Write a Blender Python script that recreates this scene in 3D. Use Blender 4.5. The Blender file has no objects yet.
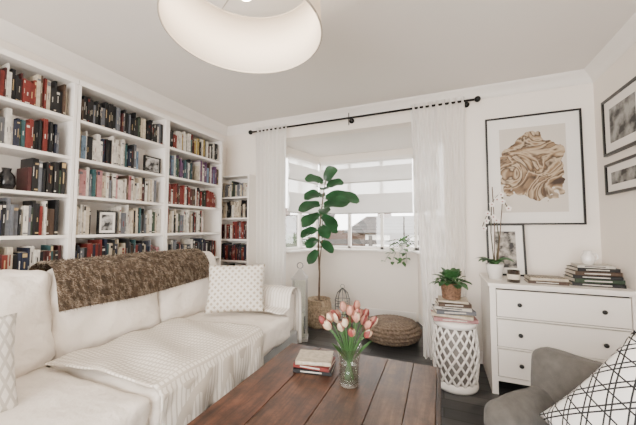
import bpy, bmesh, math, random
from mathutils import Vector, Matrix, noise
random.seed(7)
pi=math.pi
scn=bpy.context.scene
H=2.686; D=3.3; XL=-2.75; XR=1.28; YR=-1.8
# ------------------------------------------------------------ materials
def nt(name):
    m=bpy.data.materials.new(name); m.use_nodes=True
    t=m.node_tree; b=t.nodes['Principled BSDF']; return m,t,b
def rgba(c): return (c[0],c[1],c[2],1)
def mat(name,col,rough=.5,metal=0,var=0,nscale=8,bump=0,bscale=60,trans=0,sheen=0,coat=0,scl=(1,1,1),dist=.01):
    m,t,b=nt(name)
    b.inputs['Roughness'].default_value=rough; b.inputs['Metallic'].default_value=metal
    b.inputs['Transmission Weight'].default_value=trans
    b.inputs['Sheen Weight'].default_value=sheen; b.inputs['Coat Weight'].default_value=coat
    tc=t.nodes.new('ShaderNodeTexCoord'); mp=t.nodes.new('ShaderNodeMapping'); mp.inputs['Scale'].default_value=scl
    t.links.new(tc.outputs['Object'],mp.inputs['Vector'])
    n=t.nodes.new('ShaderNodeTexNoise'); n.inputs['Scale'].default_value=nscale; n.inputs['Detail'].default_value=4
    t.links.new(mp.outputs[0],n.inputs['Vector'])
    r=t.nodes.new('ShaderNodeValToRGB')
    r.color_ramp.elements[0].position=.3; r.color_ramp.elements[1].position=.7
    r.color_ramp.elements[0].color=rgba([max(0,c*(1-var)) for c in col]); r.color_ramp.elements[1].color=rgba([min(1,c*(1+var)) for c in col])
    t.links.new(n.outputs['Fac'],r.inputs['Fac']); t.links.new(r.outputs['Color'],b.inputs['Base Color'])
    if bump:
        n2=t.nodes.new('ShaderNodeTexNoise'); n2.inputs['Scale'].default_value=bscale; n2.inputs['Detail'].default_value=4
        t.links.new(mp.outputs[0],n2.inputs['Vector'])
        bp=t.nodes.new('ShaderNodeBump'); bp.inputs['Strength'].default_value=bump; bp.inputs['Distance'].default_value=dist
        t.links.new(n2.outputs['Fac'],bp.inputs['Height']); t.links.new(bp.outputs[0],b.inputs['Normal'])
    return m
def wood(name,c1,c2,scl,off=(0,0,0),rough=.4,ns=3):
    m,t,b=nt(name); b.inputs['Roughness'].default_value=rough
    tc=t.nodes.new('ShaderNodeTexCoord'); mp=t.nodes.new('ShaderNodeMapping')
    mp.inputs['Scale'].default_value=scl; mp.inputs['Location'].default_value=off
    t.links.new(tc.outputs['Object'],mp.inputs['Vector'])
    n=t.nodes.new('ShaderNodeTexNoise'); n.inputs['Scale'].default_value=ns; n.inputs['Detail'].default_value=10; n.inputs['Roughness'].default_value=.7; n.inputs['Distortion'].default_value=.8
    t.links.new(mp.outputs[0],n.inputs['Vector'])
    r=t.nodes.new('ShaderNodeValToRGB'); r.color_ramp.elements[0].position=.33; r.color_ramp.elements[1].position=.70
    r.color_ramp.elements[0].color=rgba(c1); r.color_ramp.elements[1].color=rgba(c2)
    t.links.new(n.outputs['Fac'],r.inputs['Fac'])
    n3=t.nodes.new('ShaderNodeTexNoise'); n3.inputs['Scale'].default_value=7; n3.inputs['Detail'].default_value=8; n3.inputs['Roughness'].default_value=.75; t.links.new(tc.outputs['Object'],n3.inputs['Vector'])
    r3=t.nodes.new('ShaderNodeValToRGB'); r3.color_ramp.elements[0].position=.40; r3.color_ramp.elements[1].position=.62
    r3.color_ramp.elements[0].color=(.30,.28,.28,1); r3.color_ramp.elements[1].color=(1.0,1.0,1.0,1); t.links.new(n3.outputs['Fac'],r3.inputs['Fac'])
    mx=t.nodes.new('ShaderNodeMix'); mx.data_type='RGBA'; mx.blend_type='MULTIPLY'; mx.inputs['Factor'].default_value=.9
    t.links.new(r.outputs['Color'],mx.inputs['A']); t.links.new(r3.outputs['Color'],mx.inputs['B']); t.links.new(mx.outputs['Result'],b.inputs['Base Color'])
    mr=t.nodes.new('ShaderNodeMapRange'); mr.inputs['To Min'].default_value=rough-.1; mr.inputs['To Max'].default_value=rough+.2
    t.links.new(n3.outputs['Fac'],mr.inputs['Value']); t.links.new(mr.outputs[0],b.inputs['Roughness'])
    bp=t.nodes.new('ShaderNodeBump'); bp.inputs['Strength'].default_value=.3; bp.inputs['Distance'].default_value=.004
    t.links.new(n.outputs['Fac'],bp.inputs['Height']); t.links.new(bp.outputs[0],b.inputs['Normal'])
    return m
def lattice(name,base,line,dirs,rough=.85,bump=0):
    m,t,b=nt(name); b.inputs['Roughness'].default_value=rough
    tc=t.nodes.new('ShaderNodeTexCoord'); last=None
    for (v,f,w,ph) in dirs:
        d=t.nodes.new('ShaderNodeVectorMath'); d.operation='DOT_PRODUCT'
        t.links.new(tc.outputs['Object'],d.inputs[0]); vv=Vector(v).normalized()*f; d.inputs[1].default_value=vv
        a=t.nodes.new('ShaderNodeMath'); a.operation='ADD'; a.inputs[1].default_value=ph+100
        t.links.new(d.outputs['Value'],a.inputs[0])
        fr=t.nodes.new('ShaderNodeMath'); fr.operation='FRACT'; t.links.new(a.outputs[0],fr.inputs[0])
        s=t.nodes.new('ShaderNodeMath'); s.operation='SUBTRACT'; s.inputs[1].default_value=.5; t.links.new(fr.outputs[0],s.inputs[0])
        ab=t.nodes.new('ShaderNodeMath'); ab.operation='ABSOLUTE'; t.links.new(s.outputs[0],ab.inputs[0])
        l=t.nodes.new('ShaderNodeMath'); l.operation='LESS_THAN'; l.inputs[1].default_value=w; t.links.new(ab.outputs[0],l.inputs[0])
        if last is None: last=l
        else:
            mx=t.nodes.new('ShaderNodeMath'); mx.operation='MAXIMUM'
            t.links.new(last.outputs[0],mx.inputs[0]); t.links.new(l.outputs[0],mx.inputs[1]); last=mx
    mix=t.nodes.new('ShaderNodeMix'); mix.data_type='RGBA'
    mix.inputs['A'].default_value=rgba(base); mix.inputs['B'].default_value=rgba(line)
    t.links.new(last.outputs[0],mix.inputs['Factor']); t.links.new(mix.outputs['Result'],b.inputs['Base Color'])
    if bump:
        bp=t.nodes.new('ShaderNodeBump'); bp.inputs['Strength'].default_value=bump; bp.inputs['Distance'].default_value=.006
        t.links.new(last.outputs[0],bp.inputs['Height']); t.links.new(bp.outputs[0],b.inputs['Normal'])
    return m
def sheer(name,col,transp,transl=.5):
    m=bpy.data.materials.new(name); m.use_nodes=True; t=m.node_tree; t.nodes.clear()
    o=t.nodes.new('ShaderNodeOutputMaterial'); d=t.nodes.new('ShaderNodeBsdfDiffuse'); tl=t.nodes.new('ShaderNodeBsdfTranslucent'); tp=t.nodes.new('ShaderNodeBsdfTransparent')
    d.inputs[0].default_value=rgba(col); tl.inputs[0].default_value=rgba(col)
    a=t.nodes.new('ShaderNodeMixShader'); a.inputs[0].default_value=transl; b=t.nodes.new('ShaderNodeMixShader'); b.inputs[0].default_value=transp
    t.links.new(d.outputs[0],a.inputs[1]); t.links.new(tl.outputs[0],a.inputs[2]); t.links.new(a.outputs[0],b.inputs[1]); t.links.new(tp.outputs[0],b.inputs[2]); t.links.new(b.outputs[0],o.inputs[0])
    return m
def pane(name,gl=.06,tint=(1,1,1)):
    m=bpy.data.materials.new(name); m.use_nodes=True; t=m.node_tree; t.nodes.clear()
    o=t.nodes.new('ShaderNodeOutputMaterial'); g=t.nodes.new('ShaderNodeBsdfGlossy'); tp=t.nodes.new('ShaderNodeBsdfTransparent')
    g.inputs['Roughness'].default_value=.02; tp.inputs[0].default_value=rgba(tint)
    b=t.nodes.new('ShaderNodeMixShader'); 
    lw=t.nodes.new('ShaderNodeLayerWeight'); lw.inputs[0].default_value=.25
    mr=t.nodes.new('ShaderNodeMapRange'); mr.inputs['To Min'].default_value=gl; mr.inputs['To Max'].default_value=.7
    t.links.new(lw.outputs['Facing'],mr.inputs['Value']); t.links.new(mr.outputs[0],b.inputs[0])
    t.links.new(tp.outputs[0],b.inputs[1]); t.links.new(g.outputs[0],b.inputs[2]); t.links.new(b.outputs[0],o.inputs[0])
    return m
def emis(name,col,st):
    m,t,b=nt(name); b.inputs['Base Color'].default_value=rgba(col); b.inputs['Emission Color'].default_value=rgba(col); b.inputs['Emission Strength'].default_value=st; return m

WALL=mat('wall_paint',(.87,.80,.725),.85,var=.015,nscale=2,bump=.03,bscale=200)
CEIL=mat('ceiling_paint',(.83,.785,.735),.9,var=.01,nscale=2)
TRIM=mat('white_gloss_trim',(.87,.825,.775),.45,var=.01)
WHITE=mat('white_lacquer',(.87,.82,.765),.4,var=.015,nscale=3)
BLACK=mat('black_frame',(.004,.004,.004),.35,var=.2)
IRON=mat('black_iron',(.008,.008,.008),.4,metal=.6)
CANVAS=mat('white_slipcover',(.86,.79,.715),.9,var=.04,nscale=5,bump=.6,bscale=9,dist=.04)
GREYBASE=mat('grey_sofa_base',(.34,.35,.35),.6,var=.08,bump=.1,bscale=120)
GREYCH=mat('grey_armchair_fabric',(.085,.077,.068),.9,var=.2,nscale=30,bump=.25,bscale=300,sheen=.1)
PAPER=mat('paper_pages',(.58,.52,.43),.9,var=.05)
GREEN=mat('leaf_green',(.020,.080,.028),.38,var=.4,nscale=6)
GREEN2=mat('tulip_green',(.055,.14,.04),.5,var=.3,nscale=10)
STEM=mat('brown_stem',(.10,.06,.035),.8,var=.3,nscale=20)
SOIL=mat('soil',(.03,.02,.015),1,var=.4,nscale=40)
CERAM=mat('white_ceramic',(.85,.81,.765),.25,var=.02,coat=.4)
GLASSP=pane('window_glass')
CLEAR=pane('clear_glass',.08,(.96,.98,.97))
# ------------------------------------------------------------ mesh builder
class MB:
    def __init__(s): s.v=[];s.f=[];s.mi=[];s.mats=[];s.sm=[]
    def add(s,vs,fs,m,M=None,smooth=False):
        if m not in s.mats: s.mats.append(m)
        k=s.mats.index(m); o=len(s.v)
        for p in vs:
            p=Vector(p); s.v.append(M@p if M else p)
        for f in fs: s.f.append([o+i for i in f]); s.mi.append(k); s.sm.append(smooth)
    def box(s,x0,x1,y0,y1,z0,z1,m,M=None):
        vs=[(x,y,z) for x in(x0,x1) for y in(y0,y1) for z in(z0,z1)]
        s.add(vs,[(0,1,3,2),(4,6,7,5),(0,4,5,1),(2,3,7,6),(0,2,6,4),(1,5,7,3)],m,M)
    def lathe(s,prof,m,seg=32,M=None,smooth=True,fn=None):
        vs=[];fs=[];n=len(prof)
        for i in range(seg):
            a=2*pi*i/seg
            for j,(r,z) in enumerate(prof):
                rr=r+(fn(a,j,r,z) if fn else 0)
                vs.append((rr*math.cos(a),rr*math.sin(a),z))
        for i in range(seg):
            for j in range(n-1):
                a=i*n+j;b=((i+1)%seg)*n+j
                fs.append((a,b,b+1,a+1))
        s.add(vs,fs,m,M,smooth)
    def tube(s,pts,r,m,seg=8,M=None,cap=True):
        pts=[Vector(p) for p in pts]; vs=[];fs=[]; n=len(pts)
        rs=r if isinstance(r,(list,tuple)) else [r]*n
        ref=None
        for i,p in enumerate(pts):
            d=(pts[min(i+1,n-1)]-pts[max(i-1,0)]).normalized()
            if ref is None: ref=Vector((0,0,1)) if abs(d.z)<.9 else Vector((1,0,0))
            a=(ref-d*ref.dot(d)).normalized(); b=d.cross(a); ref=a
            for k in range(seg):
                t=2*pi*k/seg; vs.append(p+a*math.cos(t)*rs[i]+b*math.sin(t)*rs[i])
        for i in range(n-1):
            for k in range(seg): fs.append((i*seg+k,i*seg+(k+1)%seg,(i+1)*seg+(k+1)%seg,(i+1)*seg+k))
        if cap: fs.append(tuple(range(seg))); fs.append(tuple((n-1)*seg+k for k in range(seg)))
        s.add(vs,fs,m,M,True)
    def blade(s,base,d,up,L,W,m,prof,bend=0,fold=.15,n=8,wav=0):
        base=Vector(base); d=Vector(d).normalized(); up=Vector(up); side=d.cross(up).normalized(); up=side.cross(d).normalized()
        vs=[];fs=[]; ph=random.random()*6
        for i in range(n+1):
            t=i/n; c=base+d*L*t-Vector((0,0,1))*bend*L*t*t; w=W*prof(t)/2
            wv=wav*W*math.sin(t*9+ph)
            for q in(-1,-.5,0,.5,1): vs.append(c+side*w*q+up*(abs(q)*w*fold*2+wv*q*abs(q)))
        for i in range(n):
            for k in range(4): fs.append((i*5+k,i*5+k+1,i*5+k+6,i*5+k+5))
        s.add(vs,fs,m,None,True)
    def sphere(s,c,r,m,seg=12,sc=(1,1,1),M=None):
        prof=[(max(1e-5,math.sin(pi*j/seg))*r,-math.cos(pi*j/seg)*r) for j in range(seg+1)]
        MM=Matrix.Translation(c)@Matrix.Diagonal((*sc,1))
        s.lathe(prof,m,seg+4,(M@MM) if M else MM)
    def build(s,name,parent=None,bevel=0,M=None,seg=2,recalc=True,solid=0,sub=0):
        me=bpy.data.meshes.new(name); me.from_pydata([tuple(p) for p in s.v],[],s.f)
        for m in s.mats: me.materials.append(m)
        for i,p in enumerate(me.polygons): p.material_index=s.mi[i]; p.use_smooth=s.sm[i]
        if recalc:
            bm=bmesh.new(); bm.from_mesh(me); bmesh.ops.recalc_face_normals(bm,faces=bm.faces); bm.to_mesh(me); bm.free()
        o=bpy.data.objects.new(name,me); scn.collection.objects.link(o)
        if M: o.matrix_world=M
        if parent: o.parent=parent
        if solid: 
            md=o.modifiers.new('solid','SOLIDIFY'); md.thickness=solid; md.offset=0
        if bevel:
            md=o.modifiers.new('bev','BEVEL'); md.width=bevel; md.segments=seg; md.limit_method='ANGLE'; md.angle_limit=.8
        if sub:
            md=o.modifiers.new('sub','SUBSURF'); md.levels=sub; md.render_levels=sub
        return o
def empty(name,loc=(0,0,0)):
    e=bpy.data.objects.new(name,None); e.empty_display_size=.1; scn.collection.objects.link(e); e.location=loc; return e
def TR(loc,rz=0,rx=0,ry=0):
    return Matrix.Translation(loc)@Matrix.Rotation(math.radians(rz),4,'Z')@Matrix.Rotation(math.radians(rx),4,'X')@Matrix.Rotation(math.radians(ry),4,'Y')
def softbox(name,dims,r,m,M,puff=(0,0,0),parent=None,nz=.004,cuts=19,pf=None):
    bm=bmesh.new(); bmesh.ops.create_cube(bm,size=2); bmesh.ops.subdivide_edges(bm,edges=bm.edges,cuts=cuts,use_grid_fill=True)
    hd=[d/2 for d in dims]; seedv=Vector((random.random()*9,random.random()*9,random.random()*9))
    for v in bm.verts:
        u=v.co.copy()
        u=Vector([math.copysign(abs(c)**.8,c) for c in u])
        p=Vector([u[i]*hd[i] for i in range(3)])
        inn=Vector([max(-(hd[i]-r),min(hd[i]-r,p[i])) for i in range(3)])
        dd=p-inn
        if dd.length>1e-6: p=inn+dd.normalized()*r
        for i in range(3):
            j,k=(i+1)%3,(i+2)%3
            p[i]+=math.copysign(1,u[i])*abs(u[i])*puff[i]*(1-u[j]**2)*(1-u[k]**2)
        p+=noise.noise_vector(p*7+seedv)*nz+noise.noise_vector(p*20+seedv)*nz*.4
        if pf: p=pf(p)
        v.co=p
    me=bpy.data.meshes.new(name); bm.to_mesh(me); bm.free(); me.materials.append(m)
    for p in me.polygons: p.use_smooth=True
    o=bpy.data.objects.new(name,me); scn.collection.objects.link(o); o.matrix_world=M
    if parent: o.parent=parent
    return o
def pillow(name,w,h,t,m,M,n=22,parent=None):
    vs=[];fs=[]
    for sgn in(1,-1):
        for i in range(n+1):
            for j in range(n+1):
                u=-1+2*i/n; v=-1+2*j/n
                z=sgn*t/2*(max(0,(1-u*u)*(1-v*v)))**.45
                x=u*w/2*(1-.06*(1-v*v)); y=v*h/2*(1-.06*(1-u*u))
                z+=noise.noise(Vector((u*2,v*2,sgn*3+w*9)))*.012*(1-u*u)*(1-v*v)
                vs.append((x,y,z))
    N=(n+1)**2
    for s in(0,1):
        for i in range(n):
            for j in range(n):
                a=s*N+i*(n+1)+j; f=(a,a+n+1,a+n+2,a+1); fs.append(f if s==0 else f[::-1])
    mb=MB(); mb.add(vs,fs,m,None,True); o=mb.build(name,parent,M=M,recalc=False)
    bm=bmesh.new(); bm.from_mesh(o.data); bmesh.ops.remove_doubles(bm,verts=bm.verts,dist=.0005); bm.to_mesh(o.data); bm.free()
    return o
def sheet(name,fn,nu,nv,m,solid=.006,parent=None):
    mb=MB(); vs=[fn(i/nu,j/nv) for i in range(nu+1) for j in range(nv+1)]
    fs=[(i*(nv+1)+j,(i+1)*(nv+1)+j,(i+1)*(nv+1)+j+1,i*(nv+1)+j+1) for i in range(nu) for j in range(nv)]
    mb.add(vs,fs,m,None,True); return mb.build(name,parent,solid=solid,recalc=False)
# ------------------------------------------------------------ room shell
def floor_mat():
    m,t,b=nt('dark_slate_floorboards'); b.inputs['Roughness'].default_value=.34
    tc=t.nodes.new('ShaderNodeTexCoord'); mp=t.nodes.new('ShaderNodeMapping')
    t.links.new(tc.outputs['Object'],mp.inputs[0])
    br=t.nodes.new('ShaderNodeTexBrick'); br.inputs['Scale'].default_value=1; br.inputs['Brick Width'].default_value=1.4; br.inputs['Row Height'].default_value=.12
    br.inputs['Mortar Size'].default_value=.006; br.inputs['Color1'].default_value=(.018,.019,.020,1); br.inputs['Color2'].default_value=(.060,.060,.060,1); br.inputs['Mortar'].default_value=(.002,.002,.003,1)
    t.links.new(mp.outputs[0],br.inputs[0])
    n=t.nodes.new('ShaderNodeTexNoise'); n.inputs['Scale'].default_value=6; n.inputs['Detail'].default_value=6
    mp2=t.nodes.new('ShaderNodeMapping'); mp2.inputs['Scale'].default_value=(1,10,1); t.links.new(tc.outputs['Object'],mp2.inputs[0]); t.links.new(mp2.outputs[0],n.inputs[0])
    mx=t.nodes.new('ShaderNodeMix'); mx.data_type='RGBA'; mx.blend_type='OVERLAY'; mx.inputs['Factor'].default_value=.6
    t.links.new(br.outputs['Color'],mx.inputs['A']); t.links.new(n.outputs['Fac'],mx.inputs['B']); t.links.new(mx.outputs['Result'],b.inputs['Base Color'])
    return m
mb=MB(); mb.box(XL-.1,XR+.1,YR-.1,4.6,-.06,0,floor_mat()); mb.build('floor')
mb=MB(); mb.box(XL-.15,XR+.15,YR-.15,D+.15,H,H+.1,CEIL); mb.build('ceiling')
mb=MB(); mb.box(XL-.12,XL,YR-.12,D+.15,0,H,WALL); mb.build('wall_left')
mb=MB(); mb.box(XR,XR+.12,YR-.12,D+.15,0,H,WALL); mb.build('wall_right')
BL,BR_,BZ=-2.0,.05,2.45
mb=MB(); mb.box(XL,BL,D,D+.15,0,H,WALL); mb.box(BR_,XR,D,D+.15,0,H,WALL); mb.box(BL,BR_,D,D+.15,BZ,H,WALL); mb.build('wall_back')
mb=MB()
mb.box(XL,-2.2,YR-.12,YR,0,H,WALL); mb.box(.9,XR,YR-.12,YR,0,H,WALL); mb.box(-2.2,.9,YR-.12,YR,2.3,H,WALL); mb.box(-2.2,.9,YR-.12,YR,0,.3,WALL); mb.build('wall_front')  # opening in this unseen wall is made up to let fill light in
bay=[(BL,D+.15),(BL,3.6),(-1.8,4.4),(-.3,4.4),(BR_,3.6),(BR_,D+.15)]
SILL=.96; WT=2.36
def segM(a,b):
    a=Vector((*a,0));b=Vector((*b,0)); d=(b-a); L=d.length; ang=math.atan2(d.y,d.x)
    return Matrix.Translation(a)@Matrix.Rotation(ang,4,'Z'),L
SHEER=sheer('sheer_voile',(.96,.94,.91),.14,.55)
BLIND=sheer('roman_blind_voile',(.92,.90,.88),.22,.5)
BLIND2=sheer('roman_blind_dense_fold',(.78,.76,.74),.03,.30)
HEM=mat('blind_hem_tape',(.55,.53,.51),.8,var=.02)
wi=1
for i in range(5):
    M,L=segM(bay[i],bay[i+1])
    nm='wall_bay_%d'%(i+1)
    mb=MB()
    if i in(0,4): mb.box(0,L,0,.1,0,BZ,WALL,M); mb.build(nm); continue
    mb.box(-.03,L+.03,0,.12,0,SILL,WALL,M); mb.box(-.03,L+.03,0,.12,WT,BZ,WALL,M); mb.build(nm)
    mb=MB(); n=3 if i==2 else 2
    f=.045
    mb.box(0,f,.02,.08,SILL,WT,TRIM,M); mb.box(L-f,L,.02,.08,SILL,WT,TRIM,M); mb.box(0,L,.02,.08,SILL,SILL+.06,TRIM,M); mb.box(0,L,.02,.08,WT-.05,WT,TRIM,M)
    for k in range(1,n): mb.box(L*k/n-.022,L*k/n+.022,.02,.08,SILL,WT,TRIM,M)
    mb.box(0,L,.048,.052,SILL,WT,GLASSP,M)
    mb.build('window_%d'%wi)
    mb=MB()
    mb.box(.05,L-.05,-.045,-.015,WT-.05,WT-.01,TRIM,M)
    def cloth(za,zb,y,mm,amp=.012):
        vs=[];fs=[];nn=24
        for a in range(nn+1):
            x=.05+(L-.1)*a/nn
            for b in range(7):
                t=b/6; vs.append((x,y-amp*math.sin(pi*t)-.003*math.sin(x*17+t*3),za+(zb-za)*t-.006*math.sin(x*4.2)*t))
        for a in range(nn):
            for b in range(6): q=a*7+b; fs.append((q,q+7,q+8,q+1))
        mb.add(vs,fs,mm,M,True)
    cloth(WT-.05,1.54,-.025,BLIND,.004)
    for (za,zb) in((2.22,1.99),(1.81,1.52)):
        cloth(za,zb,-.035,BLIND2,.03)
        mb.box(.05,L-.05,-.042,-.036,zb-.008,zb+.012,HEM,M)
    mb.build('roman_blind' if wi==1 else 'roman_blind.%03d'%(wi-1),recalc=False); wi+=1
    mb=MB(); mb.box(.02,L-.02,-.11,.02,SILL,SILL+.025,TRIM,M); mb.build('trim_%d'%(wi+9),bevel=.005)
    mb=MB(); mb.box(0.03,L-.03,-.015,0,0,.12,TRIM,M); mb.build('baseboard_bay_%d'%i,bevel=.003)
mb=MB(); pts=[(BL-.1,D+.149)]+[(BL-.12,3.6),(-1.87,4.53),(-.23,4.53),(BR_+.12,3.6)]+[(BR_+.1,D+.149)]
vs=[(x,y,BZ) for x,y in pts]+[(x,y,BZ+.08) for x,y in pts]; n=6
mb.add(vs,[tuple(range(6)),tuple(range(6,12))]+[(k,(k+1)%6,(k+1)%6+6,k+6) for k in range(6)],CEIL); mb.build('ceiling_bay')
def crown(name,p0,p1,inn):
    prof=[(0,-.10),(.012,-.095),(.018,-.07),(.04,-.045),(.065,-.025),(.085,-.012),(.09,0)]
    vs=[];fs=[]
    for P in(p0,p1):
        for (o,z) in prof: vs.append((P[0]+inn[0]*o,P[1]+inn[1]*o,H+z))
    k=len(prof)
    for a in range(k-1): fs.append((a,a+1,a+1+k,a+k))
    mb=MB(); mb.add(vs,fs,TRIM,None,True); mb.build(name,recalc=False)
crown('trim_1',(XL,D),(XR,D),(0,-1)); crown('trim_2',(XR,YR),(XR,D),(-1,0)); crown('trim_3',(XL,YR),(XL,D),(1,0))
mb=MB(); mb.box(BR_,XR,D-.015,D,0,.12,TRIM); mb.build('baseboard_back',bevel=.003)
mb=MB(); mb.box(XR-.015,XR,YR,D-.02,0,.12,TRIM); mb.build('baseboard_right',bevel=.003)
mb=MB()
for x in(-2.2,-1.2,-.15,.85): mb.box(x,x+.05,YR-.1,YR-.04,.3,2.3,TRIM)
mb.box(-2.2,.9,YR-.1,YR-.04,.3,.35,TRIM); mb.box(-2.2,.9,YR-.1,YR-.04,2.25,2.3,TRIM); mb.build('window_4')  # unseen window frame, added around the fill-light opening
# ------------------------------------------------------------ exterior
mb=MB(); mb.box(-14,10,4.7,25,-.35,-.3,mat('lawn',(.06,.08,.04),.9,var=.3,nscale=5)); mb.build('garden_ground')
FEN=mat('weathered_fence',(.065,.06,.058),.9,var=.35,nscale=6,scl=(1,1,12))
mb=MB()
for k in range(8): mb.box(-6,4,8,8.03,-.3+k*.165,-.3+k*.165+.125,FEN)
for k in range(8): mb.box(-6+k*1.4,-5.9+k*1.4,7.95,8,-.3,1.10,FEN)
mb.build('garden_fence')
mb=MB(); RO=mat('roof_tiles',(.065,.06,.058),.9,var=.3,nscale=12); BRK=mat('brick_house_wall',(.09,.05,.036),.9,var=.25,nscale=25)
for (hx0,hx1,hy,zr) in((-8.5,-4.0,11.5,1.95),(-3.4,3.2,11,1.80)):
    mb.box(hx0+.2,hx1-.2,hy,hy+3,-.3,1.2,BRK)
    nr=12
    for k in range(nr):
        a=k/nr;b=(k+1)/nr; y0=hy-.25+a*1.8;y1=hy-.25+b*1.8; z0=1.12+a*(zr-1.12);z1=1.12+b*(zr-1.12)
        mb.add([(hx0+a*.5,y0,z0+.03),(hx1-a*.5,y0,z0+.03),(hx1-b*.5,y1,z1),(hx0+b*.5,y1,z1),(hx0+a*.5,y0,z0-.01),(hx1-a*.5,y0,z0-.01)],[(0,1,2,3),(4,5,1,0)],RO)
    mb.box(hx0+1.0,hx0+1.5,hy+1.3,hy+1.8,1.5,zr+.35,BRK)
    for k in range(2): mb.box(hx0+.8+k*1.6,hx0+1.7+k*1.6,hy-.05,hy,.3,1.05,TRIM)
mb.build('neighbour_house')
mb=MB(); HED=mat('hedge',(.025,.045,.018),.9,var=.5,nscale=20)
for k in range(26):
    mb.sphere((-5.6+random.random()*2.7,7.0+random.random()*.5,.1+random.random()*.8),.25+random.random()*.15,HED,8)
mb.build('garden_hedge')
# ------------------------------------------------------------ bookcases
cols={'k':(.006,.006,.007),'n':(.010,.014,.032),'r':(.15,.018,.014),'m':(.055,.012,.012),'c':(.46,.39,.29),'w':(.56,.52,.46),'t':(.025,.075,.08),'o':(.34,.10,.03),'b':(.06,.033,.02),
 'g':(.025,.045,.025),'y':(.36,.26,.08),'p':(.10,.045,.10),'s':(.11,.115,.13),'l':(.13,.20,.28),'i':(.36,.17,.17)}
BM={k:mat('book_cover_'+k,c,.55,var=.2,nscale=40) for k,c in cols.items()}
GOLD=mat('spine_print_gold',(.45,.32,.15),.5)
def books(mb,kind,f,s0,s1,z,maxh,pal,fill=1.0,q0=.02):
    s=s0+.004; end=s0+(s1-s0)*fill
    baseh=maxh*random.uniform(.70,.80)
    def B(sa,sb,qa,qb,za,zb,m):
        if kind=='L': mb.box(f-qb,f-qa,sa,sb,za,zb,m)
        else: mb.box(sa,sb,f+qa,f+qb,za,zb,m)
    run=0;c='k'
    while True:
        t=random.choice([.009,.011,.013,.015,.018,.021,.026])
        if s+t>end-.004: break
        if run<=0:
            c=random.choice(pal if random.random()<.85 else 'kkbnmscgtw'); run=random.choice([1,1,1,2]); hh=min(maxh*.95,baseh*random.uniform(.80,1.2)); dp=random.uniform(.12,.17)
        run-=1
        h=hh*random.uniform(.98,1.0); q=q0+random.uniform(0,.02)
        if h>maxh*.94: h=maxh*.94
        B(s,s+t-.001,q,q+dp,z,z+h,BM[c]); B(s+.0015,s+t-.0025,q+.006,q+dp-.002,z+h-.002,z+h+.0008,PAPER)
        dark=c in'knrmtbgpso'
        lm=random.choice([BM['w'],GOLD,BM['c'],BM['r'],BM['w']]) if dark else random.choice([BM['k'],BM['r'],BM['s'],BM['n'],BM['k']])
        if random.random()<.6:
            a=random.uniform(.3,.5);b=a+random.uniform(.12,.35); B(s+t*.36,s+t*.58,q-.0008,q,z+h*a,z+h*min(b,.92),lm)
        if random.random()<.3: B(s+.001,s+t-.002,q-.001,q,z+h*.06,z+h*.1,lm)
        if random.random()<.2: B(s+.001,s+t-.002,q-.001,q,z+h*.82,z+h*random.uniform(.86,.97),lm)
        s+=t
    return s
XF=-2.47; shelfz=[.08,.38,.67,.96,1.25,1.54,1.82,2.11]; TOPZ=2.40
units=[(.51,1.308),(1.312,2.098),(2.102,2.90)]
for k,(a,b) in enumerate(units):
    mb=MB(); 
    mb.box(XL+.002,XF,a,a+.022,0,TOPZ,WHITE); mb.box(XL+.002,XF,b-.022,b,0,TOPZ,WHITE)
    mb.box(XL+.002,XL+.012,a+.022,b-.022,0,TOPZ,WHITE); mb.box(XL+.002,XF,a+.022,b-.022,TOPZ-.024,TOPZ,WHITE)
    mb.box(XF,XF+.012,a,b,TOPZ-.035,TOPZ+.004,WHITE)
    mb.box(XL+.012,XF-.005,a+.022,b-.022,0,.08,WHITE)
    for z in shelfz[1:]: mb.box(XL+.012,XF-.003,a+.022,b-.022,z-.022,z,WHITE)
    mb.build('bookcase' if k==0 else 'bookcase.%03d'%k,bevel=.0015,seg=1)
pals={(0,7):'rmmkrrbmkc',(0,6):'kwkwnrks',(0,5):'kkkn',(0,4):'knkswrbkt',(0,3):'kkknrmbw',
      (1,7):'kkkksk',(1,6):'wkwslwck',(1,5):'wcwcwsib',(1,4):'wcwtsc',(1,3):'knkrcnts',
      (2,7):'wrwytwk',(2,6):'tplwsgt',(2,5):'rmkrrbw',(2,4):'wgkrwck',(2,3):'kwkrwns',}
fills={(0,7):1,(0,6):.93,(0,5):.86,(0,4):.95,(0,3):1,(1,7):1,(1,6):.68,(1,5):.92,(1,4):.3,(1,3):.88,(2,7):.98,(2,6):.5,(2,5):.95,(2,4):.7,(2,3):.96}
mb=MB()
for k,(a,b) in enumerate(units):
    for r in range(3,8):
        z=shelfz[r]; mh=(shelfz[r+1]-.022 if r<7 else TOPZ-.03)-z
        s0=a+.026; s1=b-.026; p=pals[(k,r)]; fl=fills[(k,r)]
        if (k,r)==(0,5): books(mb,'L',XF,1.06,s1,z,mh,p); books(mb,'L',XF,s0,.8,z,mh,'kws'); continue
        if (k,r)==(1,4): books(mb,'L',XF,s0,s0+.12,z,mh,'wc'); books(mb,'L',XF,s0+.33,s1,z,mh,'wckstw'); continue
        if (k,r)==(2,6): books(mb,'L',XF,s0,s0+.33,z,mh,p); books(mb,'L',XF,s0+.4,s1,z,mh,'wlpc'); continue
        books(mb,'L',XF,s0,s1,z,mh,p,fl)
mb.build('shelved_books')
NX0,NX1,NY=-2.72,-2.215,3.09
mb=MB(); mb.box(NX0,NX0+.02,NY,D-.002,0,1.98,WHITE); mb.box(NX1-.02,NX1,NY,D-.002,0,1.98,WHITE); mb.box(NX0,NX1,D-.012,D-.002,0,1.98,WHITE); mb.box(NX0+.02,NX1-.02,NY,D-.01,1.96,1.98,WHITE)
nz=[.06,.35,.62,.89,1.16,1.43,1.70]
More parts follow.
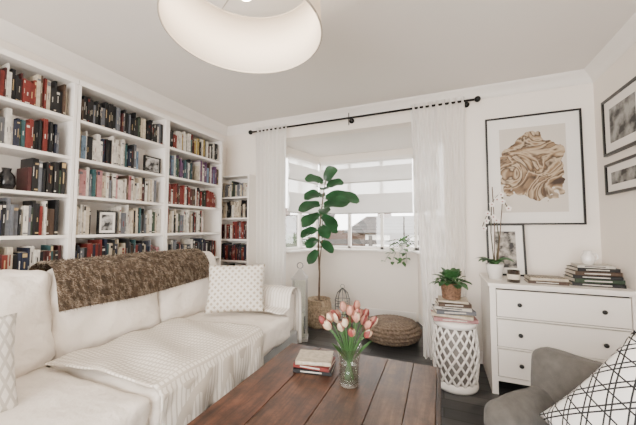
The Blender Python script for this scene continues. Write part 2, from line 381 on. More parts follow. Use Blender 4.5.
for z in nz: mb.box(NX0+.02,NX1-.02,NY+.002,D-.01,z-.02,z,WHITE)
mb.build('narrow_bookcase')
mb=MB()
for z,p in zip(nz[2:],['kwr','knr','wrkm','kwc','wcs']): books(mb,'B',NY,NX0+.024,NX1-.024,z,.245,p,q0=.01)
mb.build('paperback_books')
def photo_mat(name,c1,c2,sc=9):
    m=mat(name,c1,.5,nscale=sc)
    e=[n for n in m.node_tree.nodes if n.type=='VALTORGB'][0].color_ramp.elements
    e[0].position=.42; e[1].position=.60; e[0].color=rgba(c1); e[1].color=rgba(c2); return m
PORT=photo_mat('portrait_photo',(.01,.01,.01),(.5,.48,.46),18)
MATB=mat('mount_board',(.84,.80,.75),.9,var=.01)
def pframe(name,w,h,bw,matw,M,pic,frame=BLACK,t=.018):
    mb=MB(); x=w/2
    mb.box(-x,-x+bw,-t,0,0,h,frame); mb.box(x-bw,x,-t,0,0,h,frame); mb.box(-x+bw,x-bw,-t,0,0,bw,frame); mb.box(-x+bw,x-bw,-t,0,h-bw,h,frame)
    mb.box(-x+bw,x-bw,-t*.5,-.001,bw,h-bw,MATB); a=bw+matw
    mb.box(-x+a,x-a,-t*.5-.001,-t*.5,a,h-a,pic)
    return mb.build(name,M=M)
pframe('photo_frame',.15,.19,.012,.02,TR((XF-.03,1.565,1.25),90),PORT)
pframe('photo_frame.001',.17,.15,.012,.004,TR((XF-.04,1.96,1.82),90),PORT)
pframe('photo_frame.002',.10,.12,.01,.01,TR((XF-.03,.86,1.54),90),PORT)
mb=MB(); mb.lathe([(.0001,0),(.03,0),(.045,.04),(.04,.09),(.02,.12),(.024,.14),(.0001,.14)],mat('dark_glazed_vase',(.01,.01,.012),.2),20); mb.build('black_vase',M=TR((XF-.07,.97,1.54)))
mb=MB(); mb.lathe([(.0001,0),(.03,0),(.038,.03),(.03,.08),(.0001,.08)],CERAM,20); 
for k in range(12): 
    a=random.random()*6.3; p=Vector((.03*math.cos(a),.03*math.sin(a),.12+random.random()*.05)); mb.tube([(0,0,.07),p],.0015,GREEN2,4); mb.sphere(p,.013,BM['i'],6)
mb.build('shelf_flower_vase',M=TR((XF-.06,2.03,.96)))
# ------------------------------------------------------------ sofa
sofa=empty('sofa',(-1.85,1.35,0))
bpy.context.view_layer.update()
def child(o,p):
    o.parent=p; o.matrix_parent_inverse=p.matrix_world.inverted(); return o
SY0,SY1=.15,2.58
mb=MB(); mb.box(-2.42,-1.27,SY0,SY1,.10,.33,GREYBASE)
for x in(-2.36,-1.36):
    for y in(SY0+.06,SY1-.12): mb.box(x,x+.06,y,y+.06,0,.10,GREYBASE)
child(mb.build('base',bevel=.012),sofa)
mb=MB(); mb.box(-2.43,-2.30,SY0,SY1,.33,.90,CANVAS); child(mb.build('back_frame',bevel=.03,seg=4),sofa)
child(softbox('arm_1',(1.0,.17,.37),.06,CANVAS,TR((-1.79,SY1-.085,.51)),(0,.01,.02)),sofa)
child(softbox('arm_2',(1.0,.17,.37),.06,CANVAS,TR((-1.79,SY0+.085,.51)),(0,.01,.02)),sofa)
ys=[.33,1.02,1.71,2.40]
for k in range(3):
    yc=(ys[k]+ys[k+1])/2
    child(softbox('seat_cushion_%d'%(k+1),(.88,.688,.2),.045,CANVAS,TR((-1.68,yc,.425)),(0,0,.02),nz=.010),sofa)
    child(softbox('back_cushion_%d'%(k+1),(.19,.70,.54),.065,CANVAS,TR((-2.15,yc+.01,.78),0,0,-9),(.05,0,.02),nz=.022),sofa)
FUR=[mat('fur_brown',(.11,.075,.048),.9,var=.4,nscale=25),mat('fur_tan',(.38,.305,.23),.9,var=.3,nscale=25),mat('fur_dark',(.035,.023,.016),.9,var=.3)]
prof=[(-2.446,.88),(-2.43,.97),(-2.38,1.05),(-2.29,1.085),(-2.19,1.085),(-2.10,1.05),(-2.04,.98),(-2.005,.90),(-1.985,.83)]
def cr(t):
    f=t*(len(prof)-1); i=min(int(f),len(prof)-2); g=f-i; a=prof[i];b=prof[i+1]; return a[0]+(b[0]-a[0])*g,a[1]+(b[1]-a[1])*g
def furp(u,v):
    y=1.02+1.20*u; x,z=cr(v); n_=noise.noise(Vector((y*2.2,v*2,1)))*.014
    if v>.6: z-= (v-.6)*(.03*math.sin(y*5)+.05*(1-u)); x+=.006*math.sin(y*9)*(v-.5)
    if x<-2.3: n_=abs(n_)*.3
    return Vector((max(x,-2.452)+.3*n_+0.008,y+.02*math.sin(v*5),z+.6*n_+.01))
mb=MB(); nu,nv=50,26
P=[[furp(i/nu,j/nv) for j in range(nv+1)] for i in range(nu+1)]
vs=[p for r in P for p in r]; mb.add(vs,[(i*(nv+1)+j,(i+1)*(nv+1)+j,(i+1)*(nv+1)+j+1,i*(nv+1)+j+1) for i in range(nu) for j in range(nv)],FUR[0],None,True)
for k in range(30000):
    u=random.random();v=random.uniform(.2,1); p=furp(u,v); du=furp(min(1,u+.01),v)-furp(max(0,u-.01),v); dv=furp(u,min(1,v+.01))-furp(u,max(0,v-.01))
    nn=du.cross(dv).normalized()
    if nn.x<0 and nn.z<0: nn=-nn
    if nn.z<0 and v<.7: nn=-nn
    if nn.x<0 and v>.6: nn=-nn
    d=(nn*.6+Vector((random.uniform(-.3,.5),random.uniform(-.4,.8),random.uniform(-1.3,-.3)))).normalized()
    side=d.cross(Vector((random.random(),random.random(),random.random()))).normalized()*.0018
    L=random.uniform(.012,.022); 
    mval=noise.noise(Vector((p.x*24,p.y*75,p.z*24)))+random.uniform(-.25,.25)
    m=FUR[1] if mval>.04 else (FUR[0] if mval>-.2 else FUR[2])
    if p.x<-2.40: continue
    mb.add([p-side,p+side,p+d*L],[(0,1,2)],m)
mb.build('fur_throw',recalc=False)
WAF=lattice('waffle_knit_wool',(.86,.80,.72),(.62,.55,.47),[((1,0,0),38,.16,0),((0,1,.0),38,.16,0)],bump=.9)
WAFZ=lattice('waffle_knit_drape',(.86,.81,.75),(.66,.60,.53),[((1,0,0),34,.16,0)],bump=.8)
def bl(u,v):
    y=1.0+.86*u+ .10*(v-.5); s=v*1.06
    w=.010*math.sin(y*19+s*5)+.014*noise.noise(Vector((y*6,s*6,3)))
    if s<.72: x=-1.98+s; z=.570+.012*(1-abs(s-.36)/.36)+w
    elif s<.82: a=(s-.72)/.10*pi/2; x=-1.26+.036*math.sin(a)+.004; z=.534+.036*math.cos(a)+w*.3
    else: x=-1.214+abs(w)+.02*math.sin(y*22)*(s-.82)*4; z=.534-(s-.82)
    return (x,y,z)
ob=sheet('knitted_blanket',bl,60,70,WAF,.010)
mb=MB()
for k in range(70):
    x,y,z=bl(k/69,1.0); mb.tube([(x,y,z),(x+.004,y+random.uniform(-.004,.004),z-.03),(x+random.uniform(-.004,.008),y+random.uniform(-.008,.008),z-.055)],.0022,WAFZ,4)
fr_=mb.build('blanket_fringe',recalc=False); fr_.parent=ob
def bl2(u,v):
    pr=[(2.27,.565),(2.375,.585),(2.388,.66),(2.40,.71),(2.44,.742),(2.50,.748),(2.56,.735),(2.59,.70),(2.602,.6),(2.605,.4),(2.61,.2)]
    f=v*(len(pr)-1); i=min(int(f),len(pr)-2); g=f-i
    y=pr[i][0]*(1-g)+pr[i+1][0]*g; z=pr[i][1]*(1-g)+pr[i+1][1]*g
    x=-2.05+.80*u
    y+= (.014*math.sin(x*30)*max(0,v-.6)*2)
    return (x,y+(.014 if v>.7 else 0),z+.005*math.sin(x*25)+.006*noise.noise(Vector((x*8,y*8,0))))
sheet('draped_blanket',bl2,40,40,WAFZ,.008)
DIA=lattice('beige_dotted_weave',(.50,.42,.32),(.82,.77,.70),[((1,1,0),26,.24,0),((1,-1,0),26,.24,0)])
pillow('patterned_cushion',.50,.42,.17,DIA,TR((-1.67,2.16,.775),30,72))
KN=lattice('chunky_knit_wool',(.84,.80,.75),(.58,.54,.49),[((1,.4,0),30,.16,0),((-1,.4,0),30,.16,0)],bump=.9)
pillow('knitted_cushion',.42,.42,.2,KN,TR((-1.82,.545,.71),75,66))
# ------------------------------------------------------------ coffee table
W=[wood('table_plank_%d'%k,c1,c2,(9,.9,9),(k*3.1,k*1.7,0),.40) for k,(c1,c2) in enumerate([((.040,.015,.009),(.19,.075,.040)),((.042,.017,.010),(.20,.088,.047)),((.040,.017,.010),(.18,.09,.052)),((.048,.025,.016),(.22,.13,.082)),((.045,.025,.017),(.21,.125,.085))])]  # redder wood at left; right planks coloured paler for reflected light
DK=wood('table_frame_wood',(.02,.01,.007),(.08,.04,.024),(4,4,4))
TY0,TY1=.72,2.0; ct=empty('coffee_table',(-.52,1.35,0)); bpy.context.view_layer.update()
xs=[-1.035,-.80,-.56,-.33,-.17,-.035]
for k in range(5):
    mb=MB(); mb.box(xs[k]+.0015,xs[k+1]-.0015,TY0,TY1,.415,.45,W[k]); child(mb.build('plank_%d'%(k+1),bevel=.003),ct)
mb=MB(); mb.box(-1.035,-.035,TY0,TY1,.405,.414,BLACK)
mb.box(-.99,-.06,TY0+.05,TY0+.08,.33,.405,DK); mb.box(-.99,-.06,TY1-.08,TY1-.05,.33,.405,DK); mb.box(-.99,-.96,TY0+.05,TY1-.05,.33,.405,DK); mb.box(-.09,-.06,TY0+.05,TY1-.05,.33,.405,DK)
mb.box(-.034,-.014,TY0,TY1,.37,.450,DK)
for x in(-1.0,-.12):
    for y in(TY0+.04,TY1-.11): mb.box(x,x+.07,y,y+.07,0,.405,DK)
child(mb.build('frame_and_legs',bevel=.003),ct)
def flatbook(mb,w,d,t,z,M0,m,ang,pm=PAPER):
    M=M0@Matrix.Rotation(math.radians(ang),4,'Z')
    mb.box(-w/2,w/2,-d/2,d/2,z,z+.003,m,M); mb.box(-w/2,w/2,-d/2,d/2,z+t-.003,z+t,m,M); mb.box(-w/2,w/2,-d/2,-d/2+.003,z,z+t,m,M)
    mb.box(-w/2+.004,w/2-.004,-d/2+.003,d/2-.005,z+.003,z+t-.003,pm,M)
    mb.box(-w*.3,w*.25,-d/2-.0008,-d/2,z+t*.35,z+t*.65,BM['w'] if m!=BM['w'] else BM['k'],M)
mb=MB(); M0=TR((-.72,1.70,.4505),0)
flatbook(mb,.23,.165,.024,0,M0,BM['k'],10); flatbook(mb,.22,.16,.024,.024,M0,BM['r'],4); flatbook(mb,.21,.155,.026,.048,M0,BM['c'],14)
mb.build('coffee_table_books')
mb=MB(); c0=Vector((-.475,1.60,.451)); Mv=TR(c0)
mb.lathe([(.0001,0),(.05,0),(.055,.01),(.053,.06),(.055,.12),(.064,.17),(.075,.205)],CLEAR,32,Mv)
mb.lathe([(.071,.205),(.060,.17),(.051,.12),(.049,.06),(.051,.016),(.0001,.014)],CLEAR,32,Mv)
WAT=pane('vase_water',.05,(.86,.90,.84)); mb.lathe([(.0001,.016),(.046,.018),(.045,.06),(.046,.10),(.0001,.10)],WAT,24,Mv)
mb.build('glass_vase',recalc=False)
mb=MB()
TC=[mat('tulip_cream_pink',(.50,.24,.18),.55,var=.3,nscale=25),mat('tulip_coral',(.24,.045,.042),.55,var=.4,nscale=25),mat('tulip_pale',(.70,.54,.38),.55,var=.2,nscale=25)]
for k in range(26):
    a=k*2.4+random.random()*.4; rr=.015+.115*math.sqrt((k+.5)/26); 
    tip=c0+Vector((math.cos(a)*rr,math.sin(a)*rr,.40-rr*.8+random.uniform(-.035,.035)))
    nk=c0+Vector((math.cos(a)*rr*.35,math.sin(a)*rr*.35,.20)); bs=c0+Vector((-math.cos(a)*.025,-math.sin(a)*.025,.03))
    mb.tube([bs,nk,nk.lerp(tip,.5)+Vector((0,0,.012)),tip],.003,GREEN2,6)
    ax=(tip-nk).normalized(); base=random.choice([0,0,1,1,2])
    q=ax.to_track_quat('Z','Y').to_matrix().to_4x4(); Mt=Matrix.Translation(tip)@q@Matrix.Rotation(k,4,'Z')
    for e in range(6):
        Mp=Mt@Matrix.Rotation(e*pi/3,4,'Z'); vs=[];fs=[]; off=.0 if e%2 else .003
        for i in range(7):
            t=i/6; rad=(.003+.0135*math.sin(pi*min(1,t*.86+.05))**.7)+off; w=.0145*math.sin(pi*(t*.88+.1))**.8; z=.056*t
            for j in(-1,0,1): vs.append((rad-abs(j)*.004,j*w,z))
        for i in range(6):
            for j in(0,1): b=i*3+j; fs.append((b,b+1,b+4,b+3))
        mb.add(vs,fs,TC[base] if e%2 else TC[(base+random.choice([0,1,2]))%3],Mp,True)
for k in range(14):
    a=k*2.1; d=Vector((math.cos(a)*.55,math.sin(a)*.55,1)); mb.blade(c0+Vector((math.cos(a)*.02,math.sin(a)*.02,.13)),d,(math.cos(a),math.sin(a),-.3),random.uniform(.15,.24),.03,GREEN2,lambda t:math.sin(pi*(.12+.88*t))**.8,.35,.3)
mb.build('tulip_bouquet',recalc=False)
# ------------------------------------------------------------ armchair
ac=empty('armchair',(.7,1.35,0)); bpy.context.view_layer.update()
A=Matrix.Translation((.675,1.42,0))@Matrix.Rotation(math.radians(-45),4,'Z')
child(softbox('backrest',(.80,.14,.50),.05,GREYCH,A@TR((0,.0,.50),0,-6),(0,.015,.015)),ac)
child(softbox('arm_left',(.13,.38,.36),.055,GREYCH,A@TR((-.335,-.18,.41)),(.01,.01,.01)),ac)
child(softbox('arm_right',(.13,.38,.36),.055,GREYCH,A@TR((.335,-.18,.41)),(.01,.01,.01)),ac)
child(softbox('seat_cushion',(.53,.40,.15),.05,GREYCH,A@TR((0,-.24,.38)),(0,0,.02)),ac)
mb=MB(); mb.box(-.38,.38,-.36,.05,.15,.31,GREYCH,A)
for x in(-.35,.31):
    for y in(-.34,.0): mb.box(x,x+.04,y,y+.04,0,.15,STEM,A)
child(mb.build('base_and_legs',bevel=.01),ac)
GEO=lattice('black_white_geometric',(.82,.80,.78),(.010,.010,.012),[((.87,.5,0),17,.045,0),((-.87,.5,0),17,.045,0),((.87,.5,0),17,.045,.26),((-.87,.5,0),17,.045,.26),((0,1,0),17,.045,.1)])
pillow('geometric_cushion',.47,.46,.17,GEO,A@TR((.08,-.20,.665),0,64)@Matrix.Rotation(math.radians(-28),4,'Z'))
# ------------------------------------------------------------ garden stool + books + plant
SX,SYY=.095,2.78; mb=MB(); Ms=TR((SX,SYY,0))@Matrix.Diagonal((.92,.92,1.04,1))
def sr(z): return .165+.03*math.sin(pi*z/.52)
mb.lathe([(.0001,.52),(.16,.52),(.178,.512),(.183,.495),(.178,.475),(.165,.47)],CERAM,40,Ms)
mb.lathe([(.150,.005),(.178,0),(.186,.02),(.182,.05),(.166,.058)],CERAM,40,Ms)
mb.lathe([(.14,.01)]+[(sr(z)-.028,z) for z in [.06+.04*i for i in range(11)]],mat('stool_inner_shade',(.24,.22,.20),.6),40,Ms)  # darker core colour stands in for shade behind the lattice
for sg in(1,-1):
    for k in range(16):
        pts=[]
        for i in range(15):
            t=i/14; z=.05+.425*t; a=2*pi*k/16+sg*t*1.6; r=sr(z)-.006; pts.append((r*math.cos(a),r*math.sin(a),z))
        mb.tube(pts,.0100,CERAM,6,Ms)
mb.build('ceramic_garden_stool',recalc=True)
mb=MB(); M0=TR((SX-.01,SYY,.5412),0); z=0
for (w,d,t,c,a) in((.33,.24,.03,'i',8),(.31,.23,.026,'c',-6),(.30,.21,.032,'s',12),(.28,.19,.024,'w',-2),(.25,.18,.030,'b',9),(.23,.17,.022,'c',0)):
    flatbook(mb,w,d,t,z,M0,BM[c],a); z+=t
mb.build('stacked_books'); ZB=.5412+z
def planter(name,loc,r,h,m,leafm,nl,Lr,Wl,prof,spread,bend,tape=.8,fat=.7):
    mb=MB(); M=TR(loc)
    mb.lathe([(.0001,0),(r*tape,0),(r*tape+.002,.004),(r,h*.92),(r*1.04,h*.94),(r*1.04,h),(r*.92,h),(r*.9,h*.85),(.0001,h*.85)],m,28,M)
    mb.lathe([(.0001,h*.87),(r*.9,h*.86)],SOIL,20,M)
    for k in range(nl):
        a=k*2.399; e=random.uniform(*spread); d=Vector((math.cos(a)*math.cos(e),math.sin(a)*math.cos(e),math.sin(e)))
        b=Vector(loc)+Vector((math.cos(a)*r*.3,math.sin(a)*r*.3,h*.86))
        L=random.uniform(*Lr)
        mb.tube([b,b+d*L*.5],.0015,leafm,4); mb.blade(b+d*L*.45,d+Vector((0,0,-.3)),(0,0,1),L*fat,Wl,leafm,prof,bend,.15)
    return mb.build(name,recalc=False)
ov=lambda t:math.sin(pi*(.06+.93*t))**.7
TERR=mat('woven_copper_pot',(.20,.11,.065),.6,var=.5,nscale=60,bump=.5,bscale=80)
GREEN3=mat('houseplant_green',(.032,.10,.03),.5,var=.4,nscale=15)
planter('potted_houseplant',(SX-.02,SYY,ZB),.085,.135,TERR,GREEN3,120,(.08,.21),.05,ov,(.15,1.5),.3,fat=.4)
# ------------------------------------------------------------ woven pouf
mb=MB(); JUT=mat('braided_jute',(.18,.13,.092),.95,var=.5,nscale=45,bump=.6,bscale=90)
pr2=[]
for i in range(60):
    t=i/59
    if t<.5: a=-pi/2+pi*(t/.5); pr2.append((.20+.11*math.cos(a),.1+.095*math.sin(a)))
    else: pr2.append((.20*(1-(t-.5)/.5)+.0001,.195+.004*math.sin((t-.5)*6)))
mb.lathe([(.0001,.005)]+pr2,JUT,144,TR((-.56,3.62,0))@Matrix.Diagonal((1.08,1.08,1.08,1)),fn=lambda a,j,r,z:(.010*math.sin(j*1.57)+.007*math.sin(a*36+j*1.57)) if r>.02 else 0)
mb.build('woven_pouf',recalc=True)
# ------------------------------------------------------------ fiddle leaf fig
mb=MB(); px,py=-1.52,3.72; BAS=mat('woven_basket',(.33,.25,.17),.95,var=.5,nscale=40,bump=.6,bscale=70)
mb.lathe([(.0001,0),(.135,0),(.15,.02),(.168,.15),(.165,.27),(.15,.34),(.155,.36),(.135,.36),(.13,.30),(.0001,.30)],BAS,72,TR((px,py,0)),fn=lambda a,j,r,z:.004*math.sin(a*24) if r>.1 else 0)
mb.lathe([(.0001,.315),(.132,.305)],SOIL,24,TR((px,py,0)))
tr=[(px,py,.3),(px+.01,py,.7),(px-.01,py,1.05),(px+.03,py-.01,1.45),(px+.08,py-.02,1.8),(px+.11,py-.02,1.95)]
mb.tube(tr,[.016,.014,.012,.01,.007,.005],STEM,8)
mb.tube([(px+.0,py,.6),(px+.03,py-.03,.9),(px+.06,py-.03,1.15),(px+.05,py,1.4)],.008,STEM,6)
fid=lambda t:(.25+.75*math.sin(pi*min(1,.08+t*.92)**1.0)**.6)*(0.62+.45*t) if t<.97 else .12
def trk(z):
    for a,b in zip(tr,tr[1:]):
        if a[2]<=z<=b[2]: g=(z-a[2])/(b[2]-a[2]); return Vector(a).lerp(Vector(b),g)
    return Vector(tr[-1])
R=Vector((.92,.38,0)); F=Vector((.35,-.93,0))
for (z,dr,df,dz,L,Wd) in [(1.90,.35,.15,.8,.28,.21),(1.90,-.8,.3,.35,.28,.20),(1.84,.9,.3,.45,.26,.19),(1.80,-.1,.9,.2,.24,.20),(1.76,-.8,.6,-.05,.28,.21),(1.70,.97,.2,.15,.46,.28),(1.58,.9,.5,.35,.40,.25),
      (1.62,-.9,.3,-.05,.30,.21),(1.56,.2,.9,-.1,.24,.20),(1.50,-.8,.5,-.4,.28,.20),(1.48,.6,.6,-.4,.28,.20),(1.42,-.95,.0,.15,.24,.17),(1.34,.3,.8,-.35,.26,.19),(1.28,-.85,.3,-.1,.24,.17),(1.28,.9,.2,.1,.22,.15),
      (1.16,-.5,.6,-.2,.22,.17),(1.14,.7,.5,-.4,.22,.16),(1.02,-.5,.6,-.6,.2,.16),(1.7,-.2,-.6,.3,.28,.2),(1.45,.2,-.6,.3,.26,.2)]:
    b=trk(z); d=(R*dr+F*df+Vector((0,0,dz))).normalized()
    mb.tube([b,b+d*.04],.004,GREEN2,5); mb.blade(b+d*.035,d,(F*.8+Vector((0,0,.7))),L,Wd,GREEN,fid,.25,.1,12,.05)
mb.build('fiddle_leaf_fig',recalc=False)
def lantern(name,loc,r,h,m):
    mb=MB(); M=TR(loc); mb.lathe([(.0001,0),(r,0),(r,.02),(.0001,.02)],m,24,M)
    for k in range(10):
        a=2*pi*k/10; c,s=math.cos(a),math.sin(a)
        mb.tube([(r*.95*c,r*.95*s,.02),(r*.98*c,r*.98*s,h*.55),(r*.7*c,r*.7*s,h*.75),(r*.2*c,r*.2*s,h*.86)],.005,m,5,M)
    for zz in(.2,.4,.55): 
        pts=[(r*math.cos(2*pi*i/24),r*math.sin(2*pi*i/24),h*zz) for i in range(25)]; mb.tube(pts,.005,m,5,M)
    mb.lathe([(r*.25,h*.86),(.0001,h*.9)],m,16,M)
    mb.tube([(.03*math.cos(t/12*pi*2),0,h*.93+.03*math.sin(t/12*pi*2)) for t in range(13)],.003,m,5,M)
    mb.lathe([(.0001,.02),(r*.45,.02),(r*.45,h*.4),(.0001,h*.4)],mat(name+'_candle_wax',(.85,.82,.74),.5),20,M)
    return mb.build(name,recalc=False)
lantern('wire_lantern',(-1.31,4.10,0),.11,.50,mat('grey_metal',(.08,.08,.085),.4,metal=.3))
mb=MB(); M=TR((-1.55,3.20,0),20); w=.085; h=.70
LM=mat('lantern_grey_metal',(.45,.43,.41),.4,metal=.2)
for x in(-w,w-.012):
    for y in(-w,w-.012): mb.box(x,x+.012,y,y+.012,.03,h,LM,M)
mb.box(-w-.01,w+.01,-w-.01,w+.01,0,.03,LM,M); mb.box(-w-.008,w+.008,-w-.008,w+.008,h,h+.02,LM,M)
mb.add([(-w,-w,h+.02),(w,-w,h+.02),(w,w,h+.02),(-w,w,h+.02),(0,0,h+.13)],[(0,1,4),(1,2,4),(2,3,4),(3,0,4)],LM,M)
for s in(-1,1): mb.box(-w+.014,w-.014,s*(w-.007)-.001,s*(w-.007)+.001,.03,h,CLEAR,M); mb.box(s*(w-.007)-.001,s*(w-.007)+.001,-w+.014,w-.014,.03,h,CLEAR,M)
mb.tube([(.035*math.cos(t/12*pi*2),0,h+.155+.035*math.sin(t/12*pi*2)) for t in range(13)],.004,IRON,5,M)
mb.lathe([(.0001,.03),(.045,.03),(.045,.3),(.0001,.3)],mat('ivory_candle',(.80,.74,.62),.5),20,M)
mb.build('floor_lantern')
planter('trailing_sill_plant',(-.50,4.335,SILL+.025),.05,.09,CERAM,GREEN2,14,(.1,.24),.06,ov,(.2,1.3),.4)
o=bpy.data.objects['trailing_sill_plant']
mb=MB()
for k in range(5):
    pts=[Vector((-.62+k*.05,4.30,1.06))]
    for i in range(5): pts.append(pts[-1]+Vector((random.uniform(-.04,.04)-.01,-.035 if i<2 else 0,.01 if i<1 else -.06)))
    mb.tube(pts,.002,GREEN2,4)
    for p in pts[1:]: mb.blade(p,(random.uniform(-1,1),-.6,random.uniform(-.5,.3)),(0,0,1),.075,.055,GREEN2,ov,.3)
mb.build('vines',parent=o)
# ------------------------------------------------------------ curtains + rod
cr_=MB(); RZ=2.55; RY=3.19
cr_.tube([(-2.24,RY,RZ),(.33,RY,RZ)],.012,IRON,12)
for x in(-2.27,.36): cr_.sphere((x,RY,RZ),.03,IRON,12)
for x in(-2.16,-.93,.27): cr_.tube([(x,RY,RZ),(x,D,RZ)],.008,IRON,8); cr_.lathe([(.0001,0),(.03,0),(.03,.008),(.0001,.008)],IRON,16,TR((x,D,RZ),0,90))
cr_.tube([(-.93,RY-.02,RZ+.05),(-.93,RY-.02,RZ-.09)],.006,IRON,8)
cr_.build('curtain_rod')
def curtain(name,xt0,xt1,xb0,xb1,ph,nf):
    def fn(u,v):
        x0=xt0+(xb0-xt0)*min(1,v*1.3); x1=xt1+(xb1-xt1)*min(1,v*1.3); x=x0+(x1-x0)*u
        amp=.018+.014*v; y=RY-.004+amp*math.sin(u*nf*2*pi+ph+.6*math.sin(v*3+u*5))+.006*math.sin(u*nf*5.1+v*4)
        z=RZ+.045-(RZ+.03)*v
        if y>3.255:y=3.255
        return (x,y,z)
    return sheet(name,fn,150,30,SHEER,0)
curtain('sheer_curtain',-2.19,-1.73,-2.17,-1.74,0,8); curtain('sheer_curtain.001',-.27,.25,-.18,.22,1,9)
# ------------------------------------------------------------ chest of drawers
CX0,CX1,CY,CZ=.354,1.262,2.75,.861
GAPM=mat('drawer_shadow_gap',(.10,.09,.08),.9)
mb=MB(); mb.box(CX0-.012,CX1+.0,CY-.015,D-.02,CZ-.025,CZ,WHITE)
mb.box(CX0,CX0+.022,CY,D-.03,.0,CZ-.025,WHITE); mb.box(CX1-.022,CX1,CY,D-.03,.0,CZ-.025,WHITE); mb.box(CX0+.022,CX1-.022,D-.04,D-.03,.1,CZ-.025,WHITE)
mb.box(CX0,CX0+.045,CY-.006,CY+.03,0,CZ-.025,WHITE); mb.box(CX1-.045,CX1,CY-.006,CY+.03,0,CZ-.025,WHITE)
mb.box(CX0+.022,CX1-.022,CY+.005,D-.04,.10,.125,WHITE)
dz0=.13; dh=(CZ-.04-dz0)/3
for k in range(3):
    z0=dz0+k*dh; mb.box(CX0+.045,CX1-.045,CY+.004,CY+.02,z0-.006,z0+.006,WHITE)
    mb.box(CX0+.050,CX1-.050,CY-.002,CY+.022,z0+.012,z0+dh-.012,WHITE)
    mb.box(CX0+.03,CX1-.03,CY+.024,CY+.4,z0+.01,z0+dh-.01,GAPM)
    for x in(CX0+.20,CX1-.20):
        mb.lathe([(.0001,.03),(.012,.028),(.017,.02),(.013,.012),(.007,.008),(.007,0)],BLACK,16,TR((x,CY-.002,z0+dh/2),0,90))
mb.box(CX0+.045,CX1-.045,CY+.0,CY+.02,CZ-.04,CZ-.025,WHITE)
mb.build('chest_of_drawers',bevel=.002,seg=2)
def artmat():
    m,t,b=nt('sepia_art_print'); b.inputs['Roughness'].default_value=.6
    tc=t.nodes.new('ShaderNodeTexCoord')
    n=t.nodes.new('ShaderNodeTexNoise'); n.inputs['Scale'].default_value=3.2; n.inputs['Detail'].default_value=3.5; n.inputs['Distortion'].default_value=1.5
    t.links.new(tc.outputs['Object'],n.inputs[0])
    r=t.nodes.new('ShaderNodeValToRGB'); e=r.color_ramp.elements; e[0].position=.30; e[0].color=(.04,.02,.01,1); e[1].position=.70; e[1].color=(.50,.38,.25,1)
    for p,c in((.38,(.24,.15,.08,1)),(.42,(.52,.40,.27,1)),(.455,(.05,.026,.013,1)),(.48,(.22,.135,.07,1)),(.52,(.50,.38,.25,1)),(.55,(.09,.05,.026,1)),(.58,(.28,.18,.10,1)),(.64,(.07,.04,.02,1))): x=e.new(p); x.color=c
    t.links.new(n.outputs['Fac'],r.inputs[0])
    mp=t.nodes.new('ShaderNodeMapping'); mp.inputs['Scale'].default_value=(3.1,1,2.6)
    mp.inputs['Location'].default_value=(0,0,-.53*2.6)
    t.links.new(tc.outputs['Object'],mp.inputs[0])
    n2=t.nodes.new('ShaderNodeTexNoise'); n2.inputs['Scale'].default_value=1.8; n2.inputs['Detail'].default_value=3; t.links.new(mp.outputs[0],n2.inputs[0])
    l=t.nodes.new('ShaderNodeVectorMath'); l.operation='LENGTH'; 
    sep=t.nodes.new('ShaderNodeSeparateXYZ'); t.links.new(mp.outputs[0],sep.inputs[0]); cb=t.nodes.new('ShaderNodeCombineXYZ'); t.links.new(sep.outputs[0],cb.inputs[0]); t.links.new(sep.outputs[2],cb.inputs[2]); t.links.new(cb.outputs[0],l.inputs[0])
    ad=t.nodes.new('ShaderNodeMath'); ad.operation='MULTIPLY_ADD'; ad.inputs[1].default_value=1.0; t.links.new(n2.outputs['Fac'],ad.inputs[0]); t.links.new(l.outputs['Value'],ad.inputs[2])
    lt=t.nodes.new('ShaderNodeMath'); lt.operation='LESS_THAN'; lt.inputs[1].default_value=1.30; t.links.new(ad.outputs[0],lt.inputs[0])
    mx=t.nodes.new('ShaderNodeMix'); mx.data_type='RGBA'; mx.inputs['A'].default_value=(.62,.56,.49,1); t.links.new(lt.outputs[0],mx.inputs['Factor']); t.links.new(r.outputs[0],mx.inputs['B'])
    t.links.new(mx.outputs['Result'],b.inputs['Base Color']); return m
pframe('framed_art_print',.75,1.035,.016,.10,TR((.805,D-.002,1.33)),artmat(),t=.028)
pframe('leaning_photo_frame',.31,.48,.018,.055,TR((.56,3.205,CZ+.001),0,-6),photo_mat('dark_etching',(.012,.01,.009),(.42,.38,.33),16))
pframe('wall_photo_frame',.52,.455,.02,.07,TR((XR-.002,2.86,1.88),-90),photo_mat('mono_photo_1',(.012,.012,.012),(.35,.34,.32),9),t=.025)
pframe('wall_photo_frame.001',.52,.245,.02,.055,TR((XR-.002,2.86,1.567),-90),photo_mat('mono_photo_2',(.012,.012,.012),(.35,.34,.32),9),t=.025)
